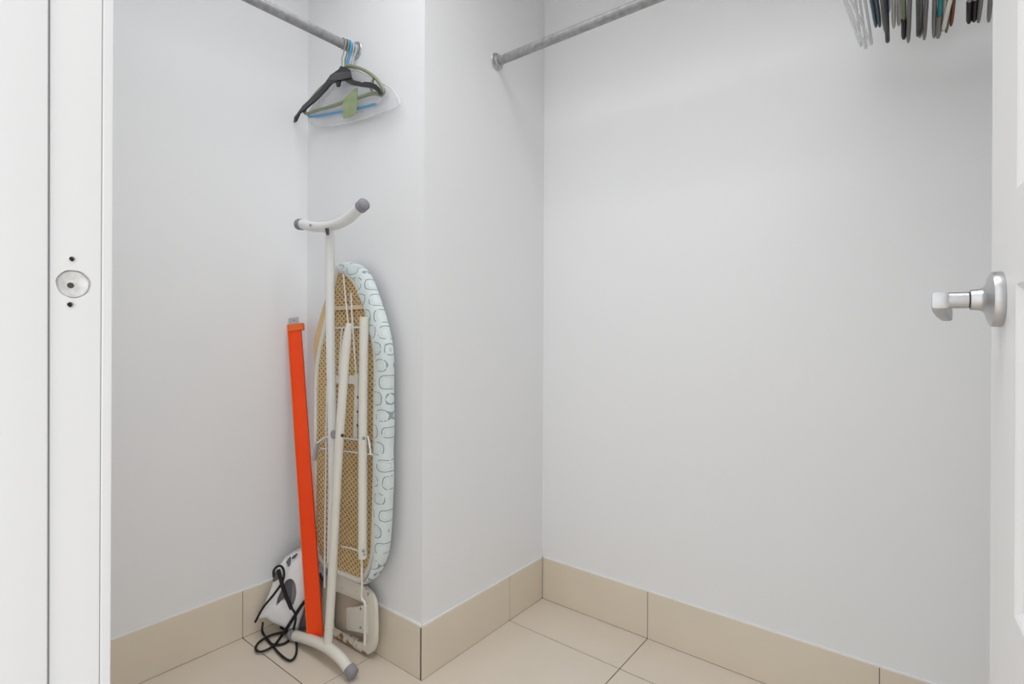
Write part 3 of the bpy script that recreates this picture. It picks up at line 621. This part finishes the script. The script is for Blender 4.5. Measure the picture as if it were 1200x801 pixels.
ro = [(p[0], p[1], max(p[2] - zmin, 0) * 1 + .001) for p in ro]; ri = [(p[0], p[1], p[2] - zmin + .001) for p in ri]
bm = bmesh.new(); A_ = smooth_path(ro, 4, True); B_ = smooth_path(ri, 4, True); k = len(A_)
rings = []
for P, dy in ((A_, .012), (A_, .002), (None, 0), (B_, .002), (B_, .012)):
    if P is None:
        rings.append([bm.verts.new(a.lerp(b_, .5) + Vector((0, -.003, 0))) for a, b_ in zip(A_, B_)])
    else: rings.append([bm.verts.new(p + Vector((0, dy, 0))) for p in P])
for i in range(len(rings)):
    R0, R1 = rings[i], rings[(i + 1) % len(rings)]
    for s in range(k): bm.faces.new((R0[s], R0[(s + 1) % k], R1[(s + 1) % k], R1[s]))
rest = obj('iron_rest', bm, M_rusty, ib)
pl = [(-1.3857, 0.955, 0.119), (-1.377, 0.955, 0.127), (-1.3386, 0.955, 0.1392), (-1.2972, 0.955, 0.16), (-1.2851, 0.955, 0.1638), (-1.2858, 0.955, 0.0765), (-1.3061, 0.955, 0.0744), (-1.3392, 0.955, 0.0679), (-1.3776, 0.955, 0.0571), (-1.3862, 0.955, 0.0619)]
bm = bmesh.new(); prism(bm, pl, (0, .006, 0), bev=.001); br = obj('bracket', bm, M_cream, rest)
for q in [(-1.3116, 0.9535, 0.1447), (-1.3121, 0.9535, 0.0893)]:
    bm = bmesh.new(); lathe(bm, [(0, .0032), (.002, .0032)], q, (0, -1, 0), 12); obj('rivet', bm, M_steel, rest)

# ------------------------------------------------------------------ long orange bar
wb = thing('straight_bar', 'long flat orange bar with a pale grey tip leaning on the left wall', 'bar', (-1.46, .90, 0))
a, b_ = Vector((-1.4571, 0.9, 0.0231)), Vector((-1.664, 0.9437, 0.9807))
a.z = max(a.z, .004)
d = (b_ - a).normalized(); wd = Vector((.80, .60, 0)); wd = (wd - d * wd.dot(d)).normalized(); nn = wd.cross(d).normalized()
if nn.y > 0: nn = -nn
def strip(p, q, w0, w1, th, off=0):
    bm = bmesh.new(); prism(bm, [p - wd * w0 + nn * off, q - wd * w1 + nn * off, q + wd * w1 + nn * off, p + wd * w0 + nn * off], nn * th, bev=.0012); return bm
a0 = a + Vector((0, 0, .012))
o = obj('bar', strip(a0, b_, .0225, .0205, .010), M_orange, wb, False)
obj('lit_edge', strip(a0 - wd * .0225, b_ - wd * .0205, .0016, .0016, .004, .0095), M_orange_l, wb, False)  # paler strip paints the lit left edge of the bar
c0 = b_ - d * .022
obj('collar', strip(c0 + wd * .004, b_ + d * .001 + wd * .004, .0262, .0262, .016, -.002), M_orange_l, wb, False)
obj('end_tip', strip(b_ - d * .005 - wd * .003, b_ + d * .024 - wd * .003, .016, .016, .006, .002), M_lilac, wb, False)
bm = bmesh.new(); q = b_ + d * .014 + nn * .0078; lathe(bm, [(0, .002), (.0008, .002)], q, nn, 10); obj('pin_hole', bm, M_dark, wb)

# ------------------------------------------------------------------ steam iron with its cord
ir = thing('steam_iron', 'white steam iron with grey grip and loose black cord beside the orange bar', 'iron', (-1.58, .86, 0))
IL = Vector((-1.62, .82, 0)); Iu = Vector((.7071, .7071, 0)); Iw = Vector((.7071, -.7071, 0))
def ip(uz, o=0.0): return IL + Iu * uz[0] + Vector((0, 0, uz[1])) + Iw * o
body = [(-0.0269, 0.062), (-0.0167, 0.0771), (-0.004, 0.1081), (0.0088, 0.139), (0.0242, 0.1832), (0.0371, 0.2196), (0.0576, 0.2397), (0.0832, 0.2542), (0.1167, 0.2711), (0.1373, 0.2807), (0.1554, 0.2743), (0.1578, 0.2367), (0.1446, 0.1839), (0.1314, 0.1311), (0.121, 0.0997), (0.1132, 0.0735), (0.1027, 0.0395), (0.0949, 0.0107), (0.0795, 0.0145), (0.0439, 0.0331), (0.0185, 0.0455), (0.0009, 0.06), (-0.0118, 0.0583)]
hole = [(0.0366, 0.1054), (0.0392, 0.1264), (0.0495, 0.1497), (0.0624, 0.1782), (0.0778, 0.1879), (0.0905, 0.1765), (0.0956, 0.1548), (0.0955, 0.1335), (0.0876, 0.1073), (0.0774, 0.1), (0.0672, 0.1193), (0.0519, 0.1203)]
def lens(P, f): 
    c = sum((Vector((p[0], p[1], 0)) for p in P), Vector()) / len(P); return [((p[0] - c.x) * f + c.x, (p[1] - c.y) * f + c.y) for p in P]
Bp = [(p.x, p.y) for p in smooth_path([(a_[0], a_[1], 0) for a_ in body], 3, True)]
def depth(u_): return max(.012, min(.070, .022 + (u_ + .01) * .9))
bm = bmesh.new(); layers = []
for f, k in ((.80, .0), (.93, .006), (.985, .016), (1.0, .034)):
    pts = lens(Bp, f); layers.append([bm.verts.new(ip(p, 0.0 - k)) for p in pts])
pts = Bp; layers.append([bm.verts.new(ip(p, -max(.036, depth(p[0])))) for p in pts])
pts = lens(Bp, .93); layers.append([bm.verts.new(ip(p, -max(.037, depth(p[0]) + .008))) for p in pts])
for A_, B_ in zip(layers, layers[1:]):
    k = len(A_)
    for s in range(k): bm.faces.new((A_[s], A_[(s + 1) % k], B_[(s + 1) % k], B_[s]))
bm.faces.new(layers[0][::-1]); bm.faces.new(layers[-1])
hb_ = bmesh.new(); hp = [(p.x, p.y) for p in smooth_path([(a_[0], a_[1], 0) for a_ in hole], 3, True)]
prism(hb_, [ip(p, .02) for p in hp], -Iw * .045); bmesh.ops.recalc_face_normals(hb_, faces=hb_.faces); bmesh.ops.recalc_face_normals(bm, faces=bm.faces)
nb = cut(bm, [hb_])
sh = obj('shell', nb, M_iron, ir, True, 50)
bm = bmesh.new(); prism(bm, [ip(p, -.012) for p in lens(hp, .985)], -Iw * .012, bev=.002)
obj('grip', bm, M_irong, ir)
bm = bmesh.new(); prism(bm, [ip(p, -.009) for p in [(0.0829, 0.1796), (0.093, 0.1656), (0.0955, 0.1335), (0.0851, 0.1021), (0.0774, 0.1133), (0.0801, 0.1451)]], -Iw * .01, bev=.002); obj('grip_pad', bm, M_g1, ir)
bm = bmesh.new(); prism(bm, [ip(p, .002) for p in [(0.0242, 0.1805), (0.0269, 0.2043), (0.0371, 0.2143), (0.0472, 0.2057), (0.0421, 0.1874), (0.0318, 0.1801)]], -Iw * .02, bev=.003); obj('cord_outlet', bm, M_irong, ir)
bm = bmesh.new(); prism(bm, [ip(p, .0045) for p in [(0.0653, 0.2419), (0.073, 0.2522), (0.078, 0.2439), (0.078, 0.2305), (0.0728, 0.2255)]], -Iw * .02, bev=.001); obj('button', bm, M_irong, ir)
bm = bmesh.new(); prism(bm, [ip(p, .0045) for p in [(0.0819, 0.253), (0.0935, 0.2603), (0.095, 0.2571), (0.0845, 0.2502)]], -Iw * .02); obj('slot', bm, M_dark, ir, False)
sole = [(0.1314, 0.1258), (0.1445, 0.1571), (0.1575, 0.1831), (0.1677, 0.1556), (0.1519, 0.0869), (0.1284, 0.0297), (0.1051, 0.0073), (0.1, 0.0157), (0.1157, 0.068)]
bm = bmesh.new(); prism(bm, [ip(p, -.022) for p in sole], -Iw * .030, bev=.003); obj('soleplate', bm, M_irong, ir)
seg1 = [ip(p, o) for p, o in zip([(0.0448, 0.2218), (0.0523, 0.1948), (0.0623, 0.1569), (0.0749, 0.1241), (0.085, 0.0995)], (.010, .012, .012, .012, .012))]
tpart('strain_relief', seg1, .0058, M_cord, ir)
seg2 = [ip(p, .012) for p in [(0.0825, 0.105), (0.0952, 0.0854), (0.0977, 0.0639), (0.0924, 0.0376)]] + [Vector(q) for q in [(-1.5583, 0.8816, 0.006), (-1.5495, 0.8654, 0.006)]]
seg2 += [Vector(q) for q in [(-1.5479, 0.8396, 0.0055), (-1.5727, 0.8204, 0.0055), (-1.6179, 0.825, 0.0055)]] 
seg3 = [ip(p, .012) for p in [(0.0319, 0.2013), (0.032, 0.2199), (0.0423, 0.2326), (0.055, 0.2319), (0.0626, 0.2128), (0.0573, 0.1838), (0.0317, 0.1455), (0.0011, 0.1077), (-0.0219, 0.0643)]]
seg4 = [ip(p, .006) for p in [(-0.0017, 0.0575)]] + [Vector(q) for q in [(-1.6584, 0.8347, 0.0055), (-1.5855, 0.8217, 0.0055)]] + [Vector(q) for q in [(-1.5083, 0.8101, 0.006)]] + [Vector(q) for q in [(-1.4537, 0.8115, 0.006), (-1.4626, 0.8352, 0.006), (-1.512, 0.8664, 0.006), (-1.5691, 0.8849, 0.006), (-1.6402, 0.8842, 0.006)]]
seg5 = [ip(p, .008) for p in [(0.1522, 0.1566), (0.134, 0.1336), (0.1107, 0.1031), (0.0926, 0.0749), (0.0746, 0.0469)]] + [Vector(q) for q in [(-1.5897, 0.8624, 0.009), (-1.5544, 0.8162, 0.009), (-1.5538, 0.7792, 0.009), (-1.5804, 0.7745, 0.009), (-1.6066, 0.7979, 0.009), (-1.6149, 0.8371, 0.009), (-1.5988, 0.8731, 0.009), (-1.569, 0.9021, 0.009)]]
seg6 = [ip(p, .006) for p in [(0.011, 0.054), (0.0261, 0.0343)]] + [Vector(q) for q in [(-1.5912, 0.8605, 0.012), (-1.5395, 0.8324, 0.012), (-1.4969, 0.8066, 0.012), (-1.4522, 0.8055, 0.012)]]
bm = bmesh.new()
for s_ in (seg2, seg3, seg4, seg5): tube(bm, smooth_path(s_, 6), .0036, 8)
tube(bm, smooth_path([p + Vector((.004, .004, .003)) for p in seg5[:6]], 6), .0036, 8)
obj('cord', bm, M_cord, ir)
